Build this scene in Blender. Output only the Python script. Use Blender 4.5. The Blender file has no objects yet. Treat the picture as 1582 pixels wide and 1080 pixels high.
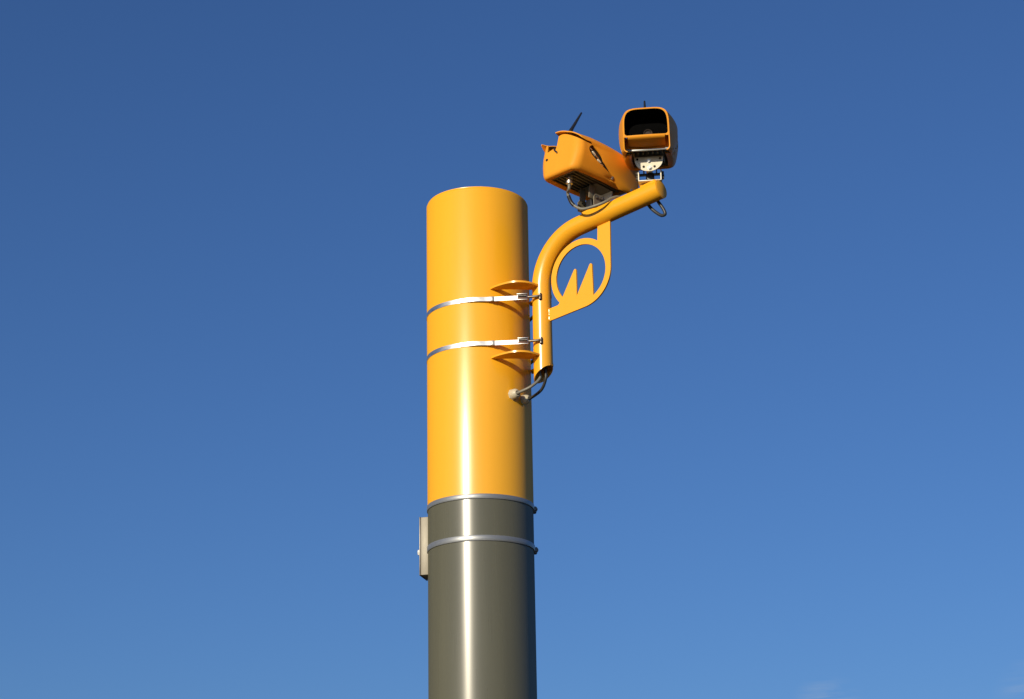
import bpy, bmesh, math, random
from mathutils import Vector, Matrix, noise
R_ = math.radians
PI = math.pi
S = bpy.context.scene
COL = S.collection

# ------------------------------------------------------------------ camera
cam = bpy.data.cameras.new('photo_camera')
cam.sensor_width = 36.0
cam.lens = 36.0 * 3200.0 / 1582.0
cam.clip_end = 20000
cam_o = bpy.data.objects.new('photo_camera', cam)
COL.objects.link(cam_o)
_p, _y, _r = R_(18.5), R_(0.9686), R_(-0.966)
fwd = Vector((math.sin(_y) * math.cos(_p), math.cos(_y) * math.cos(_p), math.sin(_p)))
rgt = Vector((math.cos(_y), -math.sin(_y), 0))
upv = rgt.cross(fwd)
r2 = math.cos(_r) * rgt + math.sin(_r) * upv
u2 = -math.sin(_r) * rgt + math.cos(_r) * upv
M = Matrix((r2, u2, -fwd)).transposed().to_4x4()
M.translation = Vector((0, -8.3516, 1.6))
cam_o.matrix_world = M
S.camera = cam_o

# ------------------------------------------------------------------ sky, sun, exposure
SUN_EL, SUN_AZ = 16.5, -31.0            # degrees; azimuth seen from the mast, 0 = towards the photographer, minus = left
world = bpy.data.worlds.new('World')
S.world = world
world.use_nodes = True
nt = world.node_tree
bg = nt.nodes['Background']
sky = nt.nodes.new('ShaderNodeTexSky')
sky.sky_type = 'NISHITA'
sky.sun_disc = False
sky.sun_elevation = R_(SUN_EL)
sky.sun_rotation = R_(180 - SUN_AZ)
sky.altitude = 0
sky.air_density = 1.0
sky.dust_density = 1.0
sky.ozone_density = 6.6
bg.inputs['Strength'].default_value = 0.092
# slight cool white balance of the clear sky
wb = nt.nodes.new('ShaderNodeMix')
wb.data_type = 'RGBA'
wb.blend_type = 'MULTIPLY'
wb.inputs[0].default_value = 1.0
wb.inputs[7].default_value = (0.855, 0.895, 1.035, 1)
nt.links.new(sky.outputs[0], wb.inputs[6])
# a few faint wisps of high cloud, low in the sky to the right
tcw = nt.nodes.new('ShaderNodeTexCoord')
mpw = nt.nodes.new('ShaderNodeMapping')
mpw.inputs['Rotation'].default_value = (0, R_(20), 0)
mpw.inputs['Scale'].default_value = (22, 22, 190)
nzw = nt.nodes.new('ShaderNodeTexNoise')
nzw.inputs['Scale'].default_value = 1.0
nzw.inputs['Detail'].default_value = 8
nzw.inputs['Roughness'].default_value = 0.62
nt.links.new(tcw.outputs['Generated'], mpw.inputs[0])
nt.links.new(mpw.outputs[0], nzw.inputs['Vector'])
fac = None
for dvec, r0, r1 in (((0.1625, 0.9755, 0.1455), 0.020, 0.003), ((0.262, 0.953, 0.142), 0.03, 0.004)):
    ds = nt.nodes.new('ShaderNodeVectorMath')
    ds.operation = 'DISTANCE'
    ds.inputs[1].default_value = dvec
    nt.links.new(tcw.outputs['Generated'], ds.inputs[0])
    mr = nt.nodes.new('ShaderNodeMapRange')
    mr.interpolation_type = 'SMOOTHSTEP'
    mr.inputs['From Min'].default_value = r0
    mr.inputs['From Max'].default_value = r1
    nt.links.new(ds.outputs['Value'], mr.inputs[0])
    if fac is None:
        fac = mr
    else:
        mxm = nt.nodes.new('ShaderNodeMath')
        mxm.operation = 'MAXIMUM'
        nt.links.new(fac.outputs[0], mxm.inputs[0])
        nt.links.new(mr.outputs[0], mxm.inputs[1])
        fac = mxm
wr_ = nt.nodes.new('ShaderNodeMapRange')
wr_.inputs['From Min'].default_value = 0.42
wr_.inputs['From Max'].default_value = 0.75
wr_.inputs['To Max'].default_value = 0.6
nt.links.new(nzw.outputs['Fac'], wr_.inputs[0])
mu = nt.nodes.new('ShaderNodeMath')
mu.operation = 'MULTIPLY'
nt.links.new(fac.outputs[0], mu.inputs[0])
nt.links.new(wr_.outputs[0], mu.inputs[1])
mxw = nt.nodes.new('ShaderNodeMix')
mxw.data_type = 'RGBA'
mxw.inputs[7].default_value = (4.6, 5.2, 6.0, 1)
nt.links.new(mu.outputs[0], mxw.inputs[0])
nt.links.new(wb.outputs[2], mxw.inputs[6])
nt.links.new(mxw.outputs[2], bg.inputs[0])

sun = bpy.data.lights.new('sun', 'SUN')
sun.energy = 4.5
sun.angle = R_(0.53)
sun.color = (1.0, 0.88, 0.66)
sun_o = bpy.data.objects.new('sun', sun)
COL.objects.link(sun_o)
sdir = Vector((math.sin(R_(SUN_AZ)) * math.cos(R_(SUN_EL)), -math.cos(R_(SUN_AZ)) * math.cos(R_(SUN_EL)), math.sin(R_(SUN_EL))))
sun_o.rotation_euler = sdir.to_track_quat('Z', 'Y').to_euler()
sun_o.location = sdir * 60

S.view_settings.view_transform = 'Standard'
S.view_settings.look = 'None'
S.view_settings.exposure = 0.0
S.view_settings.gamma = 1.0
S.view_settings.use_curve_mapping = False
S.render.engine = 'CYCLES'


# ------------------------------------------------------------------ materials
def mat(name, col, rough=0.4, metal=0.0, coat=0.0, coat_rough=0.1, var=0.04, nscale=(6, 6, 6), rvar=0.06,
        bump=0.0, bscale=400.0, spec=0.5, var_col=None, coat_ior=1.38, satin=None):
    m = bpy.data.materials.new(name)
    m.use_nodes = True
    t = m.node_tree
    b = t.nodes['Principled BSDF']
    tc = t.nodes.new('ShaderNodeTexCoord')
    mp = t.nodes.new('ShaderNodeMapping')
    mp.inputs['Scale'].default_value = nscale
    t.links.new(tc.outputs['Object'], mp.inputs[0])
    nz = t.nodes.new('ShaderNodeTexNoise')
    nz.inputs['Scale'].default_value = 1.0
    nz.inputs['Detail'].default_value = 6
    nz.inputs['Roughness'].default_value = 0.6
    t.links.new(mp.outputs[0], nz.inputs['Vector'])
    mx = t.nodes.new('ShaderNodeMix')
    mx.data_type = 'RGBA'
    lo = [max(0, c * (1 - var)) for c in col]
    hi = [min(1, c * (1 + var)) for c in col] if var_col is None else var_col
    mx.inputs[6].default_value = (*lo, 1)
    mx.inputs[7].default_value = (*hi, 1)
    t.links.new(nz.outputs['Fac'], mx.inputs[0])
    t.links.new(mx.outputs[2], b.inputs['Base Color'])
    rr = t.nodes.new('ShaderNodeMapRange')
    rr.inputs['From Min'].default_value = 0.3
    rr.inputs['From Max'].default_value = 0.7
    rr.inputs['To Min'].default_value = max(0.02, rough - rvar)
    rr.inputs['To Max'].default_value = rough + rvar
    t.links.new(nz.outputs['Fac'], rr.inputs[0])
    t.links.new(rr.outputs[0], b.inputs['Roughness'])
    b.inputs['Metallic'].default_value = metal
    b.inputs['Coat Weight'].default_value = coat
    b.inputs['Coat Roughness'].default_value = coat_rough
    b.inputs['Coat IOR'].default_value = coat_ior
    b.inputs['Specular IOR Level'].default_value = spec
    if satin:                    # satin lacquer: diffuse paint under a broad and a tight gloss
        f1, g1, f2, g2 = satin
        df = t.nodes.new('ShaderNodeBsdfDiffuse')
        t.links.new(mx.outputs[2], df.inputs['Color'])
        prev = df
        for fac, ro in ((f1, g1), (f2, g2)):
            gl = t.nodes.new('ShaderNodeBsdfGlossy')
            gl.inputs['Color'].default_value = (1, 1, 1, 1)
            r2_ = t.nodes.new('ShaderNodeMapRange')
            r2_.inputs['From Min'].default_value = 0.3
            r2_.inputs['From Max'].default_value = 0.7
            r2_.inputs['To Min'].default_value = ro * 0.94
            r2_.inputs['To Max'].default_value = ro * 1.08
            t.links.new(nz.outputs['Fac'], r2_.inputs[0])
            t.links.new(r2_.outputs[0], gl.inputs['Roughness'])
            ms = t.nodes.new('ShaderNodeMixShader')
            ms.inputs[0].default_value = fac
            t.links.new(prev.outputs[0], ms.inputs[1])
            t.links.new(gl.outputs[0], ms.inputs[2])
            prev = ms
        t.links.new(prev.outputs[0], t.nodes['Material Output'].inputs['Surface'])
    if bump:
        n2 = t.nodes.new('ShaderNodeTexNoise')
        n2.inputs['Scale'].default_value = bscale
        n2.inputs['Detail'].default_value = 3
        t.links.new(tc.outputs['Object'], n2.inputs['Vector'])
        bp = t.nodes.new('ShaderNodeBump')
        bp.inputs['Strength'].default_value = bump
        bp.inputs['Distance'].default_value = 0.001
        t.links.new(n2.outputs['Fac'], bp.inputs['Height'])
        t.links.new(bp.outputs[0], b.inputs['Normal'])
    return m


M_YEL = mat('yellow_gloss_paint', (0.85, 0.405, 0.016), 0.40, spec=0.15, satin=(0.042, 0.31, 0.016, 0.165), var=0.035, nscale=(22, 22, 1.3), rvar=0.03)
M_ARM = mat('yellow_arm_paint', (0.85, 0.390, 0.016), 0.36, spec=0.15, satin=(0.04, 0.30, 0.02, 0.18), var=0.04, nscale=(14, 14, 14), rvar=0.04)
M_GREY = mat('olive_grey_paint', (0.104, 0.099, 0.062), 0.32, spec=0.25, satin=(0.034, 0.27, 0.024, 0.15), var=0.12, nscale=(18, 18, 1.1), rvar=0.04)
M_HOUS = mat('orange_yellow_housing', (0.80, 0.318, 0.024), 0.5, spec=0.14, var=0.04, nscale=(18, 18, 18), bump=0.12, bscale=700)
M_STEEL = mat('stainless_steel', (0.68, 0.67, 0.64), 0.42, metal=1.0, var=0.10, nscale=(30, 30, 160))
M_BAND = mat('pale_grey_banding', (0.30, 0.31, 0.32), 0.42, metal=0.6, var=0.08, nscale=(9, 9, 120))
M_DSTEEL = mat('dark_screw_steel', (0.16, 0.145, 0.13), 0.4, metal=0.8, var=0.25, nscale=(90, 90, 90))
M_ALU = mat('cast_aluminium', (0.17, 0.16, 0.135), 0.5, metal=0.3, var=0.2, nscale=(40, 40, 40))
M_CREAM = mat('pale_zinc_plate', (0.76, 0.70, 0.55), 0.45, metal=0.1, var=0.10, nscale=(60, 60, 60))
M_ZINC_SHADE = mat('shaded_zinc_plate', (0.22, 0.19, 0.135), 0.5, metal=0.3, var=0.15, nscale=(60, 60, 60))  # the pale zinc again, with shade put into its colour
M_BOX = mat('pale_channel_metal', (0.29, 0.26, 0.20), 0.5, metal=0.1, var=0.05, nscale=(12, 12, 6))
M_BLACK = mat('black_plastic', (0.014, 0.014, 0.016), 0.42, var=0.2, nscale=(60, 60, 60))
M_INSIDE = mat('black_interior', (0.006, 0.006, 0.006), 0.8, var=0.2, spec=0.03)
M_GLASS = mat('dark_window_glass', (0.006, 0.006, 0.008), 0.04, var=0.1, rvar=0.01, spec=0.25)
M_CABLE = mat('grey_cable_sheath', (0.17, 0.16, 0.13), 0.45, var=0.12, nscale=(60, 60, 60))
M_DCABLE = mat('dark_cable_sheath', (0.028, 0.028, 0.028), 0.45, var=0.2, nscale=(60, 60, 60))
M_GLAND = mat('off_white_gland', (0.50, 0.45, 0.33), 0.45, var=0.15, nscale=(50, 50, 50))
M_HOLE = mat('dark_slot', (0.01, 0.008, 0.006), 0.8, var=0.2)
M_WHITE = mat('white_bolt', (0.75, 0.74, 0.70), 0.4, var=0.05)
M_BLUE = mat('blue_sealant', (0.02, 0.05, 0.30), 0.5, var=0.1)
M_LENS = mat('lens_coating', (0.12, 0.09, 0.07), 0.12, metal=0.6, var=0.2)


# ------------------------------------------------------------------ mesh helpers
def obj(name, bm, m, parent=None, loc=None, rot=None, sharp=35, solid=None, solid_off=-1, bevel=None, label=None):
    bmesh.ops.recalc_face_normals(bm, faces=bm.faces) if solid is None else None
    me = bpy.data.meshes.new(name)
    bm.to_mesh(me)
    bm.free()
    for p in me.polygons:
        p.use_smooth = True
    me.set_sharp_from_angle(angle=R_(sharp))
    me.materials.append(m)
    o = bpy.data.objects.new(name, me)
    COL.objects.link(o)
    if parent is not None:
        o.parent = parent
    if loc is not None:
        o.location = loc
    if rot is not None:
        o.rotation_euler = rot
    if solid:
        md = o.modifiers.new('shell', 'SOLIDIFY')
        md.thickness = solid
        md.offset = solid_off
        es = o.modifiers.new('crisp_rims', 'EDGE_SPLIT')
        es.split_angle = R_(45)
    if bevel:
        md = o.modifiers.new('edge', 'BEVEL')
        md.width = bevel
        md.segments = 2
        md.limit_method = 'ANGLE'
        md.angle_limit = R_(40)
    if label:
        o['label'] = label
    return o


def thing(name, label, cat, loc=(0, 0, 0), rot=(0, 0, 0), group=None):
    o = bpy.data.objects.new(name, None)
    o.empty_display_size = 0.05
    COL.objects.link(o)
    o.location = loc
    o.rotation_euler = rot
    tag(o, label, cat, group)
    return o


def tag(o, label, cat, group=None):
    o['label'] = label
    o['category'] = cat
    if group:
        o['group'] = group
    return o


def add_box(bm, c, s, mtx=None, bev=0.0):
    r = bmesh.ops.create_cube(bm, size=1.0)
    vs = r['verts']
    for v in vs:
        v.co = Vector((v.co.x * s[0] + c[0], v.co.y * s[1] + c[1], v.co.z * s[2] + c[2]))
    if bev:
        es = {e for v in vs for e in v.link_edges}
        rr = bmesh.ops.bevel(bm, geom=list(es), offset=bev, segments=2, affect='EDGES', profile=0.5)
        vs = list({v for f in rr['faces'] for v in f.verts} | {v for v in vs if v.is_valid})
    if mtx is not None:
        bmesh.ops.transform(bm, matrix=mtx, verts=vs)
    return vs


def add_lathe(bm, prof, n=48, mtx=None, close=True):
    """profile [(r, z)] turned about z"""
    rings = []
    vs = []
    for r, z in prof:
        if r < 1e-6:
            v = bm.verts.new((0, 0, z))
            rings.append([v])
            vs.append(v)
        else:
            ring = [bm.verts.new((r * math.cos(2 * PI * k / n), r * math.sin(2 * PI * k / n), z)) for k in range(n)]
            rings.append(ring)
            vs += ring
    for a, b in zip(rings[:-1], rings[1:]):
        for k in range(n):
            k2 = (k + 1) % n
            if len(a) == 1 and len(b) == 1:
                continue
            if len(a) == 1:
                bm.faces.new((a[0], b[k], b[k2]))
            elif len(b) == 1:
                bm.faces.new((a[k], a[k2], b[0]))
            else:
                bm.faces.new((a[k], a[k2], b[k2], b[k]))
    if mtx is not None:
        bmesh.ops.transform(bm, matrix=mtx, verts=vs)
    return vs


def smooth_path(pts, sub=8):
    """Catmull-Rom through points"""
    P = [Vector(p) for p in pts]
    P = [P[0] * 2 - P[1]] + P + [P[-1] * 2 - P[-2]]
    out = []
    for i in range(1, len(P) - 2):
        a, b, c, d = P[i - 1], P[i], P[i + 1], P[i + 2]
        for k in range(sub):
            t = k / sub
            out.append(0.5 * ((2 * b) + (c - a) * t + (2 * a - 5 * b + 4 * c - d) * t * t + (3 * b - a - 3 * c + d) * t ** 3))
    out.append(P[-2])
    return out


def add_tube(bm, path, rad, n=16, caps=True, radii=None):
    P = [Vector(p) for p in path]
    rings = []
    nrm = None
    for i, p in enumerate(P):
        t = (P[min(i + 1, len(P) - 1)] - P[max(i - 1, 0)]).normalized()
        if nrm is None:
            nrm = t.orthogonal().normalized()
        nrm = (nrm - t * nrm.dot(t)).normalized()
        b = t.cross(nrm)
        rr = radii[i] if radii else rad
        rings.append([bm.verts.new(p + rr * (math.cos(2 * PI * k / n) * nrm + math.sin(2 * PI * k / n) * b)) for k in range(n)])
    for a, b in zip(rings[:-1], rings[1:]):
        for k in range(n):
            bm.faces.new((a[k], a[(k + 1) % n], b[(k + 1) % n], b[k]))
    if caps:
        bm.faces.new(rings[0][::-1])
        bm.faces.new(rings[-1])
    return rings


def add_plate(bm, outline, t0, t1, axes='xz', hole=None):
    """flat polygon (with an optional hole) extruded between t0 and t1 along the third axis"""
    from mathutils.geometry import tessellate_polygon

    def mk(a, b, t):
        return {'xz': Vector((a, t, b)), 'xy': Vector((a, b, t)), 'yz': Vector((t, a, b))}[axes]
    loops = [outline] + ([hole] if hole else [])
    flat = [p for l in loops for p in l]
    tris = tessellate_polygon([[Vector((a, b, 0)) for a, b in l] for l in loops])
    A = [bm.verts.new(mk(a, b, t0)) for a, b in flat]
    B = [bm.verts.new(mk(a, b, t1)) for a, b in flat]
    for i, j, k in tris:
        bm.faces.new((A[i], A[j], A[k]))
        bm.faces.new((B[k], B[j], B[i]))
    off = 0
    for l in loops:
        n = len(l)
        for k in range(n):
            a, b = off + k, off + (k + 1) % n
            bm.faces.new((A[a], A[b], B[b], B[a]))
        off += n
    return A + B


def add_grid(bm, rows):
    """rows of points -> quads"""
    V = [[bm.verts.new(p) for p in r] for r in rows]
    for a, b in zip(V[:-1], V[1:]):
        for k in range(len(a) - 1):
            bm.faces.new((a[k], a[k + 1], b[k + 1], b[k]))
    return V


def add_bolt(bm, c, d, r=0.008, h=0.007, n=6):
    """hexagon head with a washer, axis along d"""
    q = Vector(d).to_track_quat('Z', 'Y').to_matrix().to_4x4()
    mt = Matrix.Translation(Vector(c)) @ q
    add_lathe(bm, [(0, 0), (r * 1.45, 0), (r * 1.45, h * 0.25), (0, h * 0.25)], 20, mt)
    add_lathe(bm, [(0, h * 0.2), (r, h * 0.2), (r, h * 0.9), (r * 0.85, h), (0, h)], n, mt)


def arc(cx, cy, r, a0, a1, n):
    return [(cx + r * math.cos(R_(a0 + (a1 - a0) * k / n)), cy + r * math.sin(R_(a0 + (a1 - a0) * k / n))) for k in range(n + 1)]


# ------------------------------------------------------------------ ground
bm = bmesh.new()
n = 40
for ring in range(1):
    pass
rings = [0.0, 2, 5, 10, 20, 45, 100, 250, 700, 2000, 6000]
prev = None
for r in rings:
    if r == 0:
        cur = [bm.verts.new((0, 0, 0))]
    else:
        cur = [bm.verts.new((r * math.cos(2 * PI * k / n), r * math.sin(2 * PI * k / n), 0)) for k in range(n)]
    if prev is not None:
        for k in range(n):
            k2 = (k + 1) % n
            if len(prev) == 1:
                bm.faces.new((prev[0], cur[k], cur[k2]))
            else:
                bm.faces.new((prev[k], cur[k], cur[k2], prev[k2]))
    prev = cur
M_GROUND = mat('dry_verge_ground', (0.050, 0.043, 0.026), 0.9, var=0.35, nscale=(0.8, 0.8, 0.8), bump=0.6, bscale=30, spec=0.1)
ground = obj('ground', bm, M_GROUND)
ground['kind'] = 'structure'
ground['label'] = 'dry open ground around the foot of the camera mast'

# ------------------------------------------------------------------ the mast
R = 0.22
Z_TOP, Z_SPLIT = 5.056, 3.698
mast = thing('camera_mast', 'thick round mast, glossy yellow above and olive grey below, rising through the middle', 'mast')
bm = bmesh.new()
add_lathe(bm, [(R, Z_SPLIT + 0.001), (R, Z_TOP - 0.012), (R - 0.0035, Z_TOP - 0.0035), (R - 0.012, Z_TOP), (R - 0.02, Z_TOP)], 160)
obj('yellow_section', bm, M_YEL, mast, sharp=50, label='glossy yellow upper section of the mast')
bm = bmesh.new()
add_lathe(bm, [(0, Z_TOP + 0.003), (R - 0.012, Z_TOP + 0.003), (R - 0.007, Z_TOP + 0.0012), (R - 0.007, Z_TOP - 0.004), (0, Z_TOP - 0.004)], 120)
obj('top_cap', bm, M_YEL, mast)
bm = bmesh.new()
add_lathe(bm, [(R - 0.0012, 0.02), (R - 0.0012, Z_SPLIT - 0.001)], 160)
obj('grey_section', bm, M_GREY, mast, label='olive grey lower section of the mast')
bm = bmesh.new()
add_lathe(bm, [(R - 0.01, 0.0), (0.36, 0.0), (0.36, 0.025), (R + 0.004, 0.03), (R + 0.0005, 0.05)], 96)
for k in range(8):
    a = 2 * PI * k / 8
    add_bolt(bm, (0.3 * math.cos(a), 0.3 * math.sin(a), 0.026), (0, 0, 1), 0.018, 0.02)
obj('base_flange', bm, M_GREY, mast)


# cable entry glands in the mast wall
def az(a, r=R, z=0.0):
    return Vector((r * math.sin(R_(a)), -r * math.cos(R_(a)), z))


for a, z, sc in ((38.8, 4.140, 1.08), (56.0, 4.132, 1.0)):
    bm = bmesh.new()
    q = az(a, 1).to_track_quat('Z', 'Y').to_matrix().to_4x4()
    mt = Matrix.Translation(az(a, R - 0.004, z)) @ q @ Matrix.Scale(sc, 4)
    add_lathe(bm, [(0, 0), (0.0222, 0), (0.0222, 0.008), (0.020, 0.010), (0, 0.010)], 8, mt)
    add_lathe(bm, [(0, 0.010), (0.0195, 0.010), (0.0195, 0.022), (0.0185, 0.0235), (0.0175, 0.028), (0.012, 0.034), (0.009, 0.0345), (0.009, 0.030), (0, 0.030)], 24, mt)
    obj('cable_gland', bm, M_GLAND, mast)


# ------------------------------------------------------------------ grey clamp bands on the joint
def clamp_band(z0, z1, label, screw_z):
    t = thing('clamp_band', label, 'clamp band', (0, 0, z0), group='grey clamp bands round the mast')
    b = bmesh.new()
    h = z1 - z0
    add_lathe(b, [(R - 0.002, 0), (R + 0.0022, 0.0), (R + 0.003, 0.0015), (R + 0.003, h - 0.0015), (R + 0.0022, h), (R - 0.002, h)], 160)
    obj('band', b, M_BAND, t)
    b = bmesh.new()
    c = az(97, R + 0.004, h / 2)
    o_ = Vector((math.cos(R_(7)), math.sin(R_(7)), 0))
    add_box(b, (0, 0, 0), (0.016, 0.03, 0.026), Matrix.Translation(c) @ Matrix.Rotation(R_(7), 4, 'Z'), 0.002)
    obj('clamp_lug', b, M_DSTEEL, t)
    b = bmesh.new()
    add_bolt(b, c + Vector((0.002, -0.014, 0)), (0.12, -1, 0), 0.0085, 0.009)
    add_tube(b, [c + Vector((0.002, -0.012, 0)), c + Vector((0.006, 0.04, 0))], 0.005, 10)
    obj('clamp_screw', b, M_DSTEEL, t)
    return t


clamp_band(3.688, 3.708, 'grey metal band covering the joint where the yellow paint meets the grey', 3.693)
clamp_band(3.514, 3.537, 'grey metal band round the olive grey part, below the joint, passing behind the small box', 3.514)

# ------------------------------------------------------------------ box on the far left of the mast
BA = -104.0
box = thing('mounting_channel', 'pale metal channel box strapped upright to the left side of the grey mast section', 'bracket box', az(BA, R + 0.001, 3.425), (0, 0, R_(BA)))
# local: -y points away from the mast, x runs round it
bm = bmesh.new()
add_box(bm, (0, -0.0035, 0.122), (0.11, 0.036, 0.244), bev=0.003)
obj('channel_body', bm, M_BOX, box)
bm = bmesh.new()
add_box(bm, (0, -0.0250, 0.122), (0.112, 0.006, 0.247), bev=0.002)
obj('face_plate', bm, M_DSTEEL, box)
bm = bmesh.new()
add_bolt(bm, (0.03, -0.028, 0.10), (0, -1, 0), 0.012, 0.012)
obj('bolt', bm, M_WHITE, box)

# ------------------------------------------------------------------ bracket arm   (local x = outwards from the mast, -y = towards the viewer's left)
PHI = 51.5
ARM_ROT = R_(PHI - 90)
A0 = Vector((0.34 * math.sin(R_(PHI)), -0.34 * math.cos(R_(PHI)), 4.18))
arm = thing('bracket_arm', 'bent yellow tube arm with cut-out M emblem, strapped to the right of the mast', 'bracket arm', A0, (0, 0, ARM_ROT))
ARM_M = Matrix.Translation(A0) @ Matrix.Rotation(ARM_ROT, 4, 'Z')


def L(u, z):          # plane coordinates (distance from mast axis, height) -> arm local x, z
    return (u - 0.34, z - 4.18)


RT = 0.0400
RB = 0.2337
SLOPE = 7.5
bend_c = L(0.34 + RB, 4.590)
path = []
zc = bend_c[1]
for k in range(12):
    path.append((0, 0, 0.03 + (zc - 0.03) * k / 12))
for k in range(25):
    a = R_(180 - (90 - SLOPE) * k / 24)
    path.append((bend_c[0] + RB * math.cos(a), 0, bend_c[1] + RB * math.sin(a)))
last = Vector(path[-1])
dirv = Vector((math.cos(R_(SLOPE)), 0, math.sin(R_(SLOPE))))
END_U = 0.955
ln = (END_U - 0.34 - last.x) / dirv.x
for k in range(1, 11):
    path.append(tuple(last + dirv * ln * k / 10))
ARM_END = last + dirv * ln
bm = bmesh.new()
rings = add_tube(bm, path, RT, 40, caps=False)
# oblique cut at the foot: the outer side is shorter than the side next to the mast
for v in rings[0]:
    v.co.z = 0.0 + (v.co.x + RT) * 0.75 + 0.004
o = obj('tube', bm, M_ARM, arm, sharp=60, solid=0.004, solid_off=-1)
bm = bmesh.new()
q = dirv.to_track_quat('Z', 'Y').to_matrix().to_4x4()
add_lathe(bm, [(0, 0.0025), (RT - 0.006, 0.0025), (RT - 0.0035, 0.001), (RT - 0.0035, -0.004), (0, -0.004)], 40, Matrix.Translation(ARM_END) @ q)
obj('end_cap', bm, M_ARM, arm)

# fins that bridge the tube to the mast (crescent plates touching the mast with their tips)
fin_half = [(0.192, -0.1095), (0.1745, -0.1385), (0.205, -0.146), (0.245, -0.149), (0.285, -0.145), (0.316, -0.131), (0.337, -0.106), (0.347, -0.075), (0.352, -0.036)]
inner_half = [(0.215, -0.1005), (0.257, -0.0660), (0.285, -0.036), (0.303, -0.015)]
for zf in (4.284, 4.589):
    bm = bmesh.new()
    pts = smooth_path([(a, b, 0) for a, b in fin_half[1:]], 4)
    half = [(p.x, p.y) for p in pts]
    poly = [fin_half[0]] + half + [(0.20 + (a - 0.20) * 0.86, -b * 0.93) if a > 0.2 else (a, -b) for a, b in half[::-1]] + [(fin_half[0][0], -fin_half[0][1])]
    poly += [(a, -b) for a, b in inner_half] + [p for p in inner_half[::-1]]
    poly = [L(a, 0)[0:1] + (b,) for a, b in poly]
    z0 = zf - 4.18
    add_plate(bm, poly, z0, z0 + 0.008, 'xy')
    obj('fin', bm, M_ARM, arm, bevel=0.0012)

# emblem: ring with two pointed teeth, carried by two flat bars
EC = (0.545, 4.609)
RO, RI = 0.1515, 0.1255
outer = [(0.374, 4.489), (0.424, 4.4965)]
a_start = math.degrees(math.atan2(4.4965 - EC[1], 0.424 - EC[0])) % 360      # lower left, where the bar meets the ring
a_tr = math.degrees(math.atan2(4.742 - EC[1], 0.6455 - EC[0]))
a_start = 223.0
ps = (EC[0] + RO * math.cos(R_(a_start)), EC[1] + RO * math.sin(R_(a_start)))
outer = [(0.376, 4.4915), (0.425, 4.4965)] + arc(*EC, RO, a_start, 54.0, 40)
outer += [(0.6375, 4.803), (0.7005, 4.812)] + arc(*EC, RO, 0.0, -84.0, 24) + [(0.374, 4.437)]
hole = []
h0 = math.degrees(math.atan2(4.5242 - EC[1], 0.4465 - EC[0])) % 360
h1 = math.degrees(math.atan2(4.5035 - EC[1], 0.6035 - EC[0]))
hole = arc(*EC, RI, h0, h1, 56)
hole += [(0.6030, 4.634), (0.6005, 4.639), (0.5960, 4.6405), (0.5915, 4.638), (0.5225, 4.516), (0.5225, 4.629), (0.5200, 4.634), (0.5155, 4.6355), (0.5110, 4.632)]
bm = bmesh.new()
add_plate(bm, [L(*p) for p in outer], -0.004, 0.004, 'xz', [L(*p) for p in hole])
obj('emblem_plate', bm, M_ARM, arm, bevel=0.0008, label='yellow cut-out ring emblem holding a pointed letter M')

# weld bead where the lower bar meets the tube
bm = bmesh.new()
random.seed(3)
zz0, zz1 = L(0, 4.440)[1], L(0, 4.489)[1]
wp = [(RT * 0.985 + random.uniform(-0.0004, 0.0004), -0.0046, zz0 + (zz1 - zz0) * k / 14) for k in range(15)]
add_tube(bm, wp, 0.003, 8, radii=[0.0022 + random.uniform(0, 0.0016) for _ in wp])
obj('weld_bead', bm, M_ARM, arm)

# strap slots in the front of the tube
for zs in (4.541, 4.347):
    bm = bmesh.new()
    z0 = zs - 4.18
    a_s = R_(-62)
    mt = Matrix.Translation((RT * math.cos(a_s), RT * math.sin(a_s), z0)) @ Matrix.Rotation(a_s, 4, 'Z')
    pts = [(0.0065 * math.cos(R_(t)), 0.0105 + 0.0065 * math.sin(R_(t))) for t in range(0, 181, 20)] + \
          [(0.0065 * math.cos(R_(t)), -0.0105 + 0.0065 * math.sin(R_(t))) for t in range(180, 361, 20)]
    vs = add_plate(bm, pts, -0.004, 0.0012, 'yz')
    bmesh.ops.transform(bm, matrix=mt, verts=vs)
    obj('strap_slot', bm, M_HOLE, arm)



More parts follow.
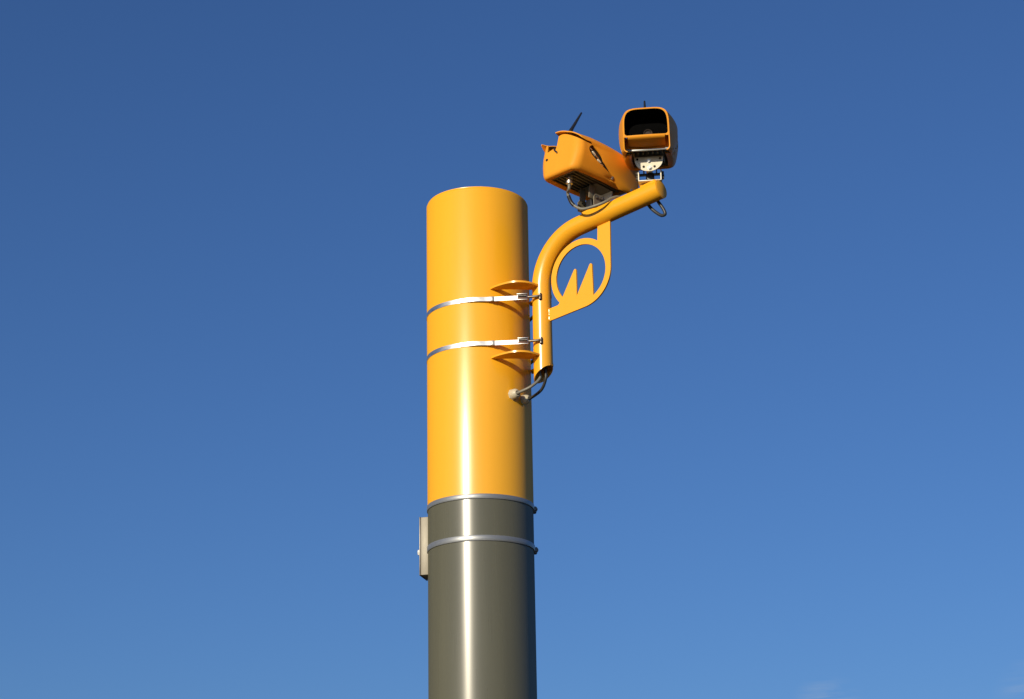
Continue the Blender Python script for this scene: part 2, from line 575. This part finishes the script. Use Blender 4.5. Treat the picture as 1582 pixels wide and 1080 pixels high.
# ------------------------------------------------------------------ steel straps holding the arm to the mast
def strap(z, label, sag):
    t = thing('steel_strap', label, 'strap', (0, 0, z), (0, 0, ARM_ROT), group='steel straps holding the arm')
    RS = R + 0.0012
    hw = 0.0092
    slot = Vector((0.34 + RT * math.cos(R_(-62)), RT * math.sin(R_(-62)), 0))
    d = slot.length
    b0 = math.atan2(slot.y, slot.x)
    tang = b0 - math.acos(RS / d)
    t_pt = Vector((RS * math.cos(tang), RS * math.sin(tang), 0))
    run = slot - t_pt
    pts = []
    # far side comes from the mirrored tangent, round the back, to the near tangent
    for k in range(121):
        a = -tang + (2 * PI + 2 * tang) * k / 120
        pts.append(Vector((RS * math.cos(a), RS * math.sin(a), 0)))
    fr = 0.70
    for k in range(1, 9):
        pts.append(t_pt + run * fr * k / 8)
    far = [Vector((p.x, -p.y, 0)) for p in pts[121:]][::-1]
    far.insert(0, Vector((slot.x, -slot.y, 0)))
    allp = far + pts
    b = bmesh.new()
    rows_lo, rows_hi = [], []
    for p in allp:
        wob = 0.0
        rows_lo.append(p + Vector((0, 0, -hw + wob)))
        rows_hi.append(p + Vector((0, 0, hw + wob)))
    add_grid(b, [rows_lo, rows_hi])
    obj('band', b, M_STEEL, t, solid=0.0014, solid_off=0, sharp=50)
    xd = run.normalized()
    nd = Vector((xd.y, -xd.x, 0))           # outward, towards the viewer
    fm = Matrix((xd, nd, Vector((0, 0, 1)))).transposed().to_4x4()
    # free tail of the band lying over it, from the point of tangency to the seal
    b = bmesh.new()
    rows = []
    for zz in (-hw, hw):
        row = []
        for k in range(13):
            f = k / 12
            x = -0.055 + 0.135 * f
            lift = 0.0022 + 0.0055 * max(0.0, math.sin(PI * min(1, f * 1.05))) ** 2
            base = t_pt + xd * x
            if x < 0:
                a = tang + x / RS
                base = Vector((RS * math.cos(a), RS * math.sin(a), 0))
            row.append(base + nd * lift + Vector((0, 0, zz * 0.97)))
        rows.append(row)
    add_grid(b, rows)
    obj('strap_tail', b, M_STEEL, t, solid=0.0012, solid_off=0)
    b = bmesh.new()
    add_box(b, (0, 0, 0), (0.014, 0.007, 0.0205), Matrix.Translation(t_pt + xd * 0.083 + nd * 0.002) @ fm, 0.0015)
    obj('seal_clip', b, M_BAND, t)
    # worm-screw housing near the tube
    bk = obj_buckle(t, t_pt + run * 0.735, fm, xd, nd, hw)
    # hook that enters the slot
    b = bmesh.new()
    p0 = t_pt + run * 0.82 + nd * 0.004
    add_tube(b, smooth_path([p0, p0 + xd * 0.016 + nd * 0.002, slot + nd * 0.008 - xd * 0.004, slot - nd * 0.006], 5), 0.0056, 12)
    add_lathe(b, [(0, -0.012), (0.0055, -0.012), (0.0055, 0.012), (0, 0.012)], 14, Matrix.Translation(slot + nd * 0.006 - xd * 0.001))
    obj('hook', b, M_DSTEEL, t)
    return t


def obj_buckle(t, c, fm, xd, nd, hw):
    b = bmesh.new()
    add_box(b, (0, 0, 0), (0.042, 0.006, 0.0265), Matrix.Translation(c + nd * 0.003) @ fm, 0.001)
    for sgn in (-1, 1):
        add_box(b, (0, 0, 0), (0.044, 0.011, 0.0026), Matrix.Translation(c + nd * 0.009 + Vector((0, 0, sgn * 0.0125))) @ fm, 0.0007)
    h = obj('screw_housing', b, M_STEEL, t)
    b = bmesh.new()
    add_tube(b, [c - xd * 0.018 + nd * 0.0105 + Vector((0, 0, 0.004)), c + xd * 0.018 + nd * 0.0105 + Vector((0, 0, 0.004))], 0.0058, 14)
    for k in range(8):
        add_tube(b, [c + xd * (-0.015 + 0.0042 * k) + nd * 0.0105 + Vector((0, 0, 0.004)), c + xd * (-0.0136 + 0.0042 * k) + nd * 0.0105 + Vector((0, 0, 0.004))], 0.0068, 14)
    obj('worm_screw', b, M_DSTEEL, h)
    b = bmesh.new()
    add_box(b, (0, 0, 0), (0.040, 0.004, 0.007), Matrix.Translation(c + nd * 0.0095 + Vector((0, 0, -0.0055))) @ fm, 0.0008)
    obj('latch_tongue', b, mat_rust, h)
    return h


mat_rust = mat('brown_latch_steel', (0.10, 0.05, 0.035), 0.5, metal=0.5, var=0.3, nscale=(120, 120, 120))
strap(4.541, 'upper shiny steel strap, just below the upper yellow fin of the arm', 0)
strap(4.347, 'lower shiny steel strap, just above the lower yellow fin of the arm', 0)


# ------------------------------------------------------------------ traffic cameras
def camera_unit(label, whip):
    """local frame: y = the way it looks, z up, origin at the middle of the body's underside"""
    t = thing('traffic_camera', label, 'camera', group='orange traffic cameras on the arm')
    # ---- front hood: tapered shell, open at the front, back and along the underside
    YF = 0.175

    def half_w(y):            # half width along the body
        f = (y + 0.19) / (YF + 0.19)
        f = max(0.0, f)
        return 0.1165 + (0.0865 - 0.1165) * f + 0.0145 * math.sin(PI * min(1.0, f)) ** 0.85

    def top_z(y):
        f = max(0.0, (y + 0.19) / (YF + 0.19))
        return 0.1795 - 0.013 * f ** 0.8

    def power(y):
        return 2.1 + 2.6 * max(0.0, (y + 0.19) / (YF + 0.19))

    ZC = 0.070

    def upper(a, zt, n=4.6, m=44):
        """top half of a superellipse, right to left, from just above the side to the other side"""
        out = []
        for k in range(1, 2 * m):
            an = PI * k / (2 * m)
            c, s_ = math.cos(an), math.sin(an)
            out.append((a * math.copysign(abs(c) ** (2 / n), c), ZC + (zt - ZC) * abs(s_) ** (2 / n)))
        return out

    def section(y, zb=0.002):
        """right bottom -> right side -> top -> left side -> left bottom, returns (x, z)"""
        a, zt = half_w(y), top_z(y)
        rb = 0.016
        side = []
        for k in range(5):                       # rolled bottom edge
            an = R_(-80 + 80 * k / 4)
            side.append((a - rb + rb * math.cos(an), zb + rb + rb * math.sin(an)))
        for k in range(1, 8):
            side.append((a, zb + rb + (ZC - zb - rb) * k / 7))
        return side + upper(a, zt, power(y)) + [(-x, z) for x, z in side[::-1]]

    def seam(z):              # slanted side seam: forward at the bottom, back at the top
        f = max(0.0, min(1.0, z / 0.118))
        return 0.072 - 0.190 * f ** 0.92

    def rear_y(x, z):
        if z < 0.118:
            return seam(z)
        e = abs(x)
        w = max(0.0, min(1.0, (0.1140 - e) / 0.022))
        w = w * w * (3 - 2 * w)
        y = -0.118 - 0.068 * w
        if x > 0:
            y += 0.030 * (x / 0.1) ** 2 * w
        if -0.092 < x < -0.020:                 # slanted notch in the roof's rear edge
            y = -0.184 + 0.140 * (x + 0.092) / 0.072
        return y

    aw = 0.1085

    def cover_k(zz):           # the tray narrows towards its lower edge and a little towards the roof
        return (1 - 0.095 * max(0.0, zz / 0.13) ** 2) * (1 - 0.21 * max(0.0, (0.095 - zz) / 0.095) ** 1.5)

    def swell(y):              # follows the bulge of the hood
        return half_w(max(y, -0.150)) / half_w(-0.150) * (1 + 0.03 * max(0.0, min(1.0, (y + 0.13) / 0.1)))

    NS = 22
    grid = []
    nsec = len(section(0))
    sec0 = section(-0.19)
    for j in range(NS + 1):
        f = j / NS
        row = []
        for i in range(nsec):
            x0, z0 = sec0[i]
            yr = rear_y(x0, z0)
            y = yr + (YF - yr) * f
            x, z = section(y)[i]
            if z0 <= 0.125:               # the rear edge hugs the cover beneath it
                want = aw * cover_k(max(0.006, min(z, 0.118))) * swell(y) + 0.0025
                if abs(x) > want:
                    x = math.copysign(abs(x) + (want - abs(x)) * (1 - f) ** 3 * min(1.0, (0.125 - z0) / 0.02), x)
            if z0 > 0.118:                        # the roof edge lifts and flares towards the back
                g = max(0.0, (-0.105 - y) / 0.09)
                z += 0.004 * g ** 1.6
                if x0 > -0.06:
                    z -= 0.011 * min(1.0, g) * min(1.0, max(0.0, (x0 + 0.02) / 0.06))
                if x0 < -0.078:
                    z += 0.014 * min(1.0, (-0.078 - x0) / 0.012) * min(1.2, g)
                x += (0.004 if x > 0 else -0.004) * g ** 1.6 * min(1, abs(x) / 0.09)
            row.append(Vector((x, y, z)))
        grid.append(row)
    b = bmesh.new()
    add_grid(b, grid)
    obj('front_hood', b, M_HOUS, t, solid=0.0042, solid_off=1, sharp=50)

    # ---- chin under the window: curves down and back, closes the lower front
    b = bmesh.new()
    rows = []
    prof = [(0.0005, 0.0625), (0.0015, 0.0585), (-0.001, 0.0550), (-0.006, 0.0520), (-0.024, 0.0425), (-0.036, 0.0385), (-0.046, 0.0350), (-0.051, 0.0335)]
    for dy, z in prof:
        row = []
        wchin = 0.069 - 0.02 * 0 - 0.0015 * (0.0625 - z) / 0.05
        for k in range(25):
            x = -wchin + 2 * wchin * k / 24
            c = 1 - (x / wchin) ** 2
            row.append(Vector((x, YF + dy + 0.004 * c, z - 0.005 * c * max(0, (0.0535 - z) / 0.04))))
        rows.append(row)
    add_grid(b, rows)
    obj('chin', b, M_HOUS, t, solid=0.004, solid_off=1, sharp=50)
    # inner cheeks beside the chin, set back from the front edge
    b = bmesh.new()
    add_plate(b, [(-0.0900, 0.016), (0.0900, 0.016), (0.0950, 0.050), (0.0950, 0.090), (0.0800, 0.090), (0.0790, 0.0655), (-0.0790, 0.0655), (-0.0800, 0.090), (-0.0950, 0.090), (-0.0950, 0.050)], YF - 0.060, YF - 0.056, 'xz')
    obj('cheek_panel', b, M_HOUS, t)
    # ---- front frame round the window (rounded opening)
    b = bmesh.new()
    outl = [(0.0855, 0.0580)] + upper(0.0855, top_z(YF) - 0.001) + [(-0.0855, 0.0580)]
    wz0, wr = 0.0640, 0.0805
    win = upper(wr, 0.1618, 4.6, 24)
    win += [(-wr + 0.012 + 0.012 * math.cos(R_(a)), wz0 + 0.010 + 0.010 * math.sin(R_(a))) for a in range(180, 271, 15)]
    win += [(wr - 0.012 + 0.012 * math.cos(R_(a)), wz0 + 0.010 + 0.010 * math.sin(R_(a))) for a in range(270, 361, 15)]
    add_plate(b, outl, YF - 0.004, YF + 0.0005, 'xz', win)
    fr = obj('window_frame', b, M_HOUS, t, bevel=0.001)
    b = bmesh.new()
    rows_out = []
    for (x, z) in win + [win[0]]:
        rows_out.append([Vector((x, YF - 0.002, z)), Vector((x * 0.98, YF - 0.03, 0.110 + (z - 0.110) * 0.98)), Vector((x * 0.93, YF - 0.135, 0.110 + (z - 0.110) * 0.93))])
    add_grid(b, rows_out)
    obj('window_tunnel', b, M_INSIDE, t)
    b = bmesh.new()
    add_plate(b, [(x * 0.94, 0.110 + (z - 0.110) * 0.94) for x, z in win], YF - 0.135, YF - 0.132, 'xz')
    pane = obj('window', b, M_GLASS, t)
    b = bmesh.new()
    mt = Matrix.Translation((-0.002, YF - 0.120, 0.090)) @ Matrix.Rotation(-PI / 2, 4, 'X')
    r_ = 0.017
    add_lathe(b, [(0, 0.004), (r_ * 0.7, 0.0035), (r_ * 0.78, 0.012), (r_, 0.012), (r_, 0)], 28, mt)
    obj('lens', b, M_LENS, t)
    b = bmesh.new()
    add_box(b, (-0.002, YF - 0.098, 0.0715), (0.056, 0.026, 0.007), None, 0.001)
    obj('lens_shelf', b, M_LENS, t)

    # ---- rear cover: tray with rounded corners, rolled lower edge, slanted side edge, notch in the top
    b = bmesh.new()
    aw, yb, rc = 0.1085, -0.182, 0.036

    def plan(inset):
        a_, y_ = aw - inset, yb + inset
        r_ = max(0.006, rc - inset)
        P = []
        for k in range(10):
            P.append((a_, 0.10 + (y_ + r_ - 0.10) * k / 10))
        for k in range(11):
            an = R_(0 - 90 * k / 10)
            P.append((a_ - r_ + r_ * math.cos(an), y_ + r_ + r_ * math.sin(an)))
        for k in range(1, 44):
            P.append((a_ - r_ - 2 * (a_ - r_) * k / 44, y_))
        for k in range(11):
            an = R_(270 - 90 * k / 10)
            P.append((-a_ + r_ + r_ * math.cos(an), y_ + r_ + r_ * math.sin(an)))
        for k in range(9, -1, -1):
            P.append((-a_, 0.10 + (y_ + r_ - 0.10) * k / 10))
        return P

    def cover_top(x, y):
        zt = 0.1690 - 0.052 * (abs(x) / 0.1085) ** 1.6
        if y < yb + 0.036 and -0.0775 < x < -0.018:         # notch
            zt = 0.110 + 0.012 * (x + 0.0775) / 0.0595
        elif y < yb + 0.05 and x <= -0.0775:
            zt = 0.146
        return zt

    levels = [(0.0065, 0.026), (0.0025, 0.018), (0.0010, 0.010), (0.0030, 0.0045), (0.0080, 0.0012), (0.015, 0.0)] + [(0.022 + k * 0.0113, 0.0) for k in range(12)]
    ZM = levels[-1][0]
    rows = []
    P0 = plan(0)
    for z, ins in levels:
        P = plan(ins)
        row = []
        for (x, y), (x0, y0) in zip(P, P0):
            zt = cover_top(x0, y0)
            zz = z if z < 0.022 else 0.022 + (z - 0.022) * (zt - 0.022) / (ZM - 0.022)
            rise = 0.010 * max(0.0, (y0 - yb) / 0.28)       # the lower edge climbs towards the front
            if abs(abs(x0) - aw) < 1e-6:
                f = max(0.0, min(1.0, zz / 0.118))
                yfront = seam(zz) + 0.012 - 0.070 * math.sin(PI * max(0.0, min(1, (f - 0.28) / 0.71))) ** 0.9
                y1 = yb + rc
                ff = (y0 - y1) / (0.10 - y1)
                y = y1 + (yfront - y1) * ff
            if zz < 0.021:
                zz += rise
            lean = 0.012 * max(0.0, zz) / 0.15
            if y0 < yb + rc:
                y += lean * (yb + rc - y0) / rc
            x *= cover_k(zz) * swell(y)
            row.append(Vector((x, y, zz)))
        rows.append(row)
    add_grid(b, rows)
    rcv = obj('rear_cover', b, M_HOUS, t, solid=0.004, solid_off=-1, sharp=50)
    b = bmesh.new()
    add_lathe(b, [(0, 0.0012), (0.0055, 0.0012), (0.0055, -0.004), (0, -0.004)], 14, Matrix.Translation((-0.064, yb + 0.0012, 0.078)) @ Matrix.Rotation(PI / 2, 4, 'X'))
    obj('screw_hole', b, M_HOLE, rcv)
    b = bmesh.new()
    add_tube(b, smooth_path([(-0.010, yb + 0.040, 0.150), (-0.019, yb + 0.022, 0.134), (-0.022, yb + 0.008, 0.121), (-0.024, yb - 0.001, 0.113), (-0.021, yb - 0.001, 0.103), (-0.013, yb + 0.001, 0.097), (-0.011, yb + 0.003, 0.091), (-0.013, yb + 0.010, 0.088)], 6), 0.0030, 8)
    obj('antenna_lead', b, M_BLACK, t)

    # ---- clips in the slanted side gap
    for sx in (1, -1):
        b = bmesh.new()
        rows_g = []
        for z in (0.044, 0.050, 0.056, 0.066, 0.078, 0.090, 0.102):
            row = []
            for yy in (seam(z) + 0.014, seam(z) - 0.030, max(-0.142, seam(z) - 0.074)):
                row.append(Vector((sx * (aw * cover_k(z) * swell(yy) - 0.0055), yy, z)))
            rows_g.append(row)
        add_grid(b, rows_g)
        gap = obj('side_gap', b, M_HOLE, t, solid=0.002, solid_off=0)
        for k in range(5):
            b = bmesh.new()
            z = 0.054 + 0.0105 * k
            w_ = 0.008 + 0.014 * math.sin(PI * (k + 0.6) / 5.2)
            add_box(b, (0, 0, 0), (0.008, w_, 0.0062), Matrix.Translation((sx * (aw * cover_k(z) * swell(seam(z) - 0.026) - 0.002), seam(z) - 0.026, z)) @ Matrix.Rotation(R_(-25), 4, 'X'), 0.0018)
            obj('side_clip', b, M_CREAM if k % 2 else M_STEEL, gap)
        b = bmesh.new()
        add_bolt(b, (sx * (aw * cover_k(0.030) * swell(0.02) - 0.0005), 0.020, 0.030), (sx, 0, 0), 0.006, 0.006)
        obj('side_screw', b, M_STEEL, t)

    # ---- finned metal body inside, seen from below
    b = bmesh.new()
    add_box(b, (0, -0.028, 0.045), (0.168, 0.260, 0.036), None, 0.008)
    bod = obj('body', b, M_ALU, t)
    b = bmesh.new()
    for k in range(9):
        x = -0.072 + 0.018 * k
        add_box(b, (x, -0.020, 0.019), (0.0055, 0.235, 0.018), None, 0.0012)
    obj('cooling_ribs', b, M_ALU, bod)
    b = bmesh.new()
    add_box(b, (0, 0.120, 0.0175), (0.190, 0.008, 0.0075), None, 0.002)
    for sx in (-1, 1):
        add_tube(b, [(sx * 0.066, 0.123, 0.0175), (sx * 0.097, 0.123, 0.0175)], 0.0062, 12)
    obj('front_rail', b, M_BAND, bod)
    b = bmesh.new()
    obj('rib_bar', b, M_ALU, bod) if add_box(b, (0, -0.145, 0.014), (0.15, 0.006, 0.018), None, 0.001) else None
    for sx in (-1, 1):
        b = bmesh.new()
        add_box(b, (sx * 0.080, -0.02, 0.018), (0.013, 0.24, 0.016), None, 0.003)
        obj('side_rail', b, M_BLACK, bod)

    # ---- antenna: tapered whip through the notch in the roof
    b = bmesh.new()
    base = Vector((0.014, -0.150, 0.172))
    dirn = Vector((0.03, whip, 1)).normalized()
    add_tube(b, [base + dirn * s for s in (0.0, 0.014, 0.034, 0.040, 0.070, 0.104, 0.136, 0.139)], 0.006, 14,
             radii=[0.0080, 0.0080, 0.0076, 0.0068, 0.0060, 0.0048, 0.0036, 0.0022])
    obj('antenna', b, M_BLACK, t)

    # ---- cable connector under the rear
    b = bmesh.new()
    mt = Matrix.Translation((0.006, -0.122, -0.026))
    add_lathe(b, [(0, 0.056), (0.013, 0.056), (0.013, 0.044), (0.0095, 0.043), (0.0095, 0.036), (0.012, 0.035), (0.012, 0.022), (0.0105, 0.021), (0.0105, 0.012), (0.013, 0.011), (0.013, 0.001), (0.010, 0), (0, 0)], 18, mt)
    obj('connector', b, M_STEEL, t)
    return t


def add_mount(t, tilt, turn):
    """mount under a camera, in the camera's own frame: half-disc plate and cheeks from the body, channel and stem from the arm"""
    b = bmesh.new()
    # half disc facing forwards
    pts = [(-0.0540, 0.002), (0.0540, 0.002)] + [(0.054 * math.cos(R_(a)), -0.006 + 0.047 * math.sin(R_(a))) for a in range(0, -181, -9)]
    add_plate(b, pts, 0.060, 0.066, 'xz')
    disc = obj('tilt_plate', b, M_CREAM, t, bevel=0.0008)
    for x, z in ((-0.043, -0.006), (0.043, -0.006), (-0.021, -0.036), (0.020, -0.035)):
        b = bmesh.new()
        add_lathe(b, [(0, 0.0008), (0.0046, 0.0008), (0.0046, -0.002), (0, -0.002)], 14, Matrix.Translation((x, 0.066, z)) @ Matrix.Rotation(-PI / 2, 4, 'X'))
        obj('plate_hole', b, M_HOLE, disc)
    for x, z, r in ((0.0, -0.014, 0.0058), (-0.002, -0.040, 0.0062)):
        b = bmesh.new()
        add_bolt(b, (x, 0.0662, z), (0, 1, 0), r, 0.007)
        obj('bolt', b, M_STEEL, disc)
    # angle foot of the plate under the body
    b = bmesh.new()
    add_box(b, (0, 0.020, 0.0045), (0.100, 0.080, 0.0044), None, 0.001)
    add_box(b, (-0.024, -0.018, -0.024), (0.0045, 0.030, 0.056), None, 0.001)
    add_box(b, (0.024, -0.018, -0.024), (0.0045, 0.030, 0.056), None, 0.001)
    obj('tilt_bracket', b, M_ZINC_SHADE, t)
    return disc


def add_channel(t, base_local_m, plate):
    """U channel standing on the arm; built in the arm-aligned frame base_local_m (relative to the camera thing)"""
    b = bmesh.new()
    hw, hh, ln_ = 0.0455, 0.056, 0.066
    add_box(b, (0, 0, 0.0025), (hw * 2, ln_, 0.0045), base_local_m, 0.001)
    for sx in (-1, 1):
        # cheek with a sloping top
        pts = [(-ln_ / 2, 0.002), (ln_ / 2, 0.002), (ln_ / 2, hh * 0.8), (ln_ * 0.2, hh), (-ln_ * 0.3, hh), (-ln_ / 2, hh * 0.75)]
        vs = add_plate(b, pts, sx * hw - 0.0022, sx * hw + 0.0022, 'yz')
        bmesh.ops.transform(b, matrix=base_local_m, verts=vs)
    u = obj('channel', b, plate, t, bevel=0.0006)
    for sx in (-1, 1):
        for y, z in ((0.014, 0.016), (0.014, 0.040), (-0.018, 0.040)):
            b = bmesh.new()
            p = base_local_m @ Vector((sx * (hw + 0.002), y, z))
            d = (base_local_m.to_3x3() @ Vector((sx, 0, 0)))
            add_bolt(b, p, d, 0.006, 0.009)
            obj('channel_bolt', b, M_DSTEEL, u)
    b = bmesh.new()
    vs = add_tube(b, [base_local_m @ Vector((-hw, 0.0, 0.040)), base_local_m @ Vector((hw, 0.0, 0.040))], 0.0055, 12)
    add_box(b, (0, -0.004, 0.026), (0.034, 0.024, 0.040), base_local_m, 0.004)
    obj('pivot_block', b, M_BLACK, u)
    return u


def place_camera(label, mount_u, theta, pitch, lift, whip, roll=0.0):
    s = (mount_u - 0.34 - last.x) / dirv.x
    axis_pt = last + dirv * s                                    # on the tube's axis, arm local
    top = ARM_M @ (axis_pt + Vector((0, 0, RT)))
    t = camera_unit(label, whip)
    mw = Matrix.Translation(top + Vector((0, 0, lift))) @ Matrix.Rotation(R_(theta), 4, 'Z') @ Matrix.Rotation(R_(-pitch), 4, 'X') @ Matrix.Rotation(R_(roll), 4, 'Y') @ Matrix.Scale(1.08, 4)
    t.matrix_world = mw
    add_mount(t, pitch, theta)
    loc = mw.inverted() @ (Matrix.Translation(top + Vector((0, 0, 0.0030))) @ Matrix.Rotation(R_(theta), 4, 'Z'))
    add_channel(t, loc, M_CREAM if whip < 0 else M_ZINC_SHADE)  # camera nearer the mast gets the darker copy, shade painted into the zinc
    # round pad welded on the arm
    b = bmesh.new()
    add_box(b, (0, 0, -0.012), (0.074, 0.046, 0.028), Matrix.Translation(axis_pt + Vector((0, 0, RT))) @ Matrix.Rotation(-R_(SLOPE), 4, 'Y'), 0.002)
    obj('mount_pad', b, M_ARM, arm)
    return t, mw, top


cam_a, MA, topA = place_camera('orange traffic camera seen from behind and below, rear cover towards us, nearer the mast', 0.606, -47.0, 6.0, 0.096, 0.50)
cam_b, MB, topB = place_camera('orange traffic camera facing us at the arm tip, black window under its hood', 0.904, 172.3, 12.5, 0.106, -0.74)

# ------------------------------------------------------------------ cables
# two cables from the foot of the tube into the glands of the mast
for a, z, cm, lab, ub in ((38.8, 4.140, M_CABLE, 'grey cable running from the tube foot into the left white gland', (-0.012, -0.012)),
                          (56.0, 4.134, M_DCABLE, 'dark cable running from the tube foot into the right white gland', (0.008, 0.004))):
    g = az(a, R + 0.026, z)
    out = az(a, 1.0)
    end_in = ARM_M @ Vector((ub[0], ub[1], 0.10))
    mid = ARM_M @ Vector((ub[0], ub[1], 0.015))
    bm = bmesh.new()
    add_tube(bm, smooth_path([end_in, ARM_M @ Vector((ub[0], ub[1], 0.05)), mid, mid * 0.45 + (g + out * 0.045) * 0.55 + Vector((0, 0, -0.006)), g + out * 0.012, g - out * 0.005], 7), 0.0062, 14)
    tag(obj('cable', bm, cm), lab, 'cable', 'cables between tube foot and mast')

# camera cable of the nearer camera: from the connector in a loop to the arm
c0 = MA @ Vector((0.006, -0.122, -0.024))
dn = (MA.to_3x3() @ Vector((0, 0, -1)))
bm = bmesh.new()


def A(u, w, z):
    return ARM_M @ Vector((u - 0.34, w, z - 4.18))


pth = [c0, c0 + dn * 0.022, A(0.571, -0.116, 4.928), A(0.571, -0.108, 4.908), A(0.579, -0.098, 4.881), A(0.603, -0.090, 4.858), A(0.631, -0.084, 4.848), A(0.674, -0.076, 4.851), A(0.712, -0.060, 4.862), A(0.736, -0.030, 4.886), A(0.75, 0.0, 4.894), A(0.757, 0.03, 4.875)]
sp = smooth_path(pth, 8)
add_tube(bm, sp, 0.0062, 14)
cb = obj('camera_cable', bm, M_CABLE)
tag(cb, 'grey cable looping from the silver connector under the rear-facing camera onto the arm', 'cable')
bm = bmesh.new()
add_tube(bm, sp[22:36], 0.0078, 14)
obj('black_sleeve', bm, M_BLACK, cb)

# dark loop behind the arm's end
bm = bmesh.new()
pth = [A(0.868, 0.020, 4.848), A(0.881, 0.034, 4.821), A(0.901, 0.040, 4.799), A(0.924, 0.042, 4.781), A(0.942, 0.042, 4.783), A(0.935, 0.038, 4.808), A(0.916, 0.030, 4.844), A(0.911, 0.018, 4.868)]
add_tube(bm, smooth_path(pth, 8), 0.0068, 14)
tag(obj('camera_cable', bm, M_DCABLE), 'black cable looped below and behind the free end of the yellow arm', 'cable')
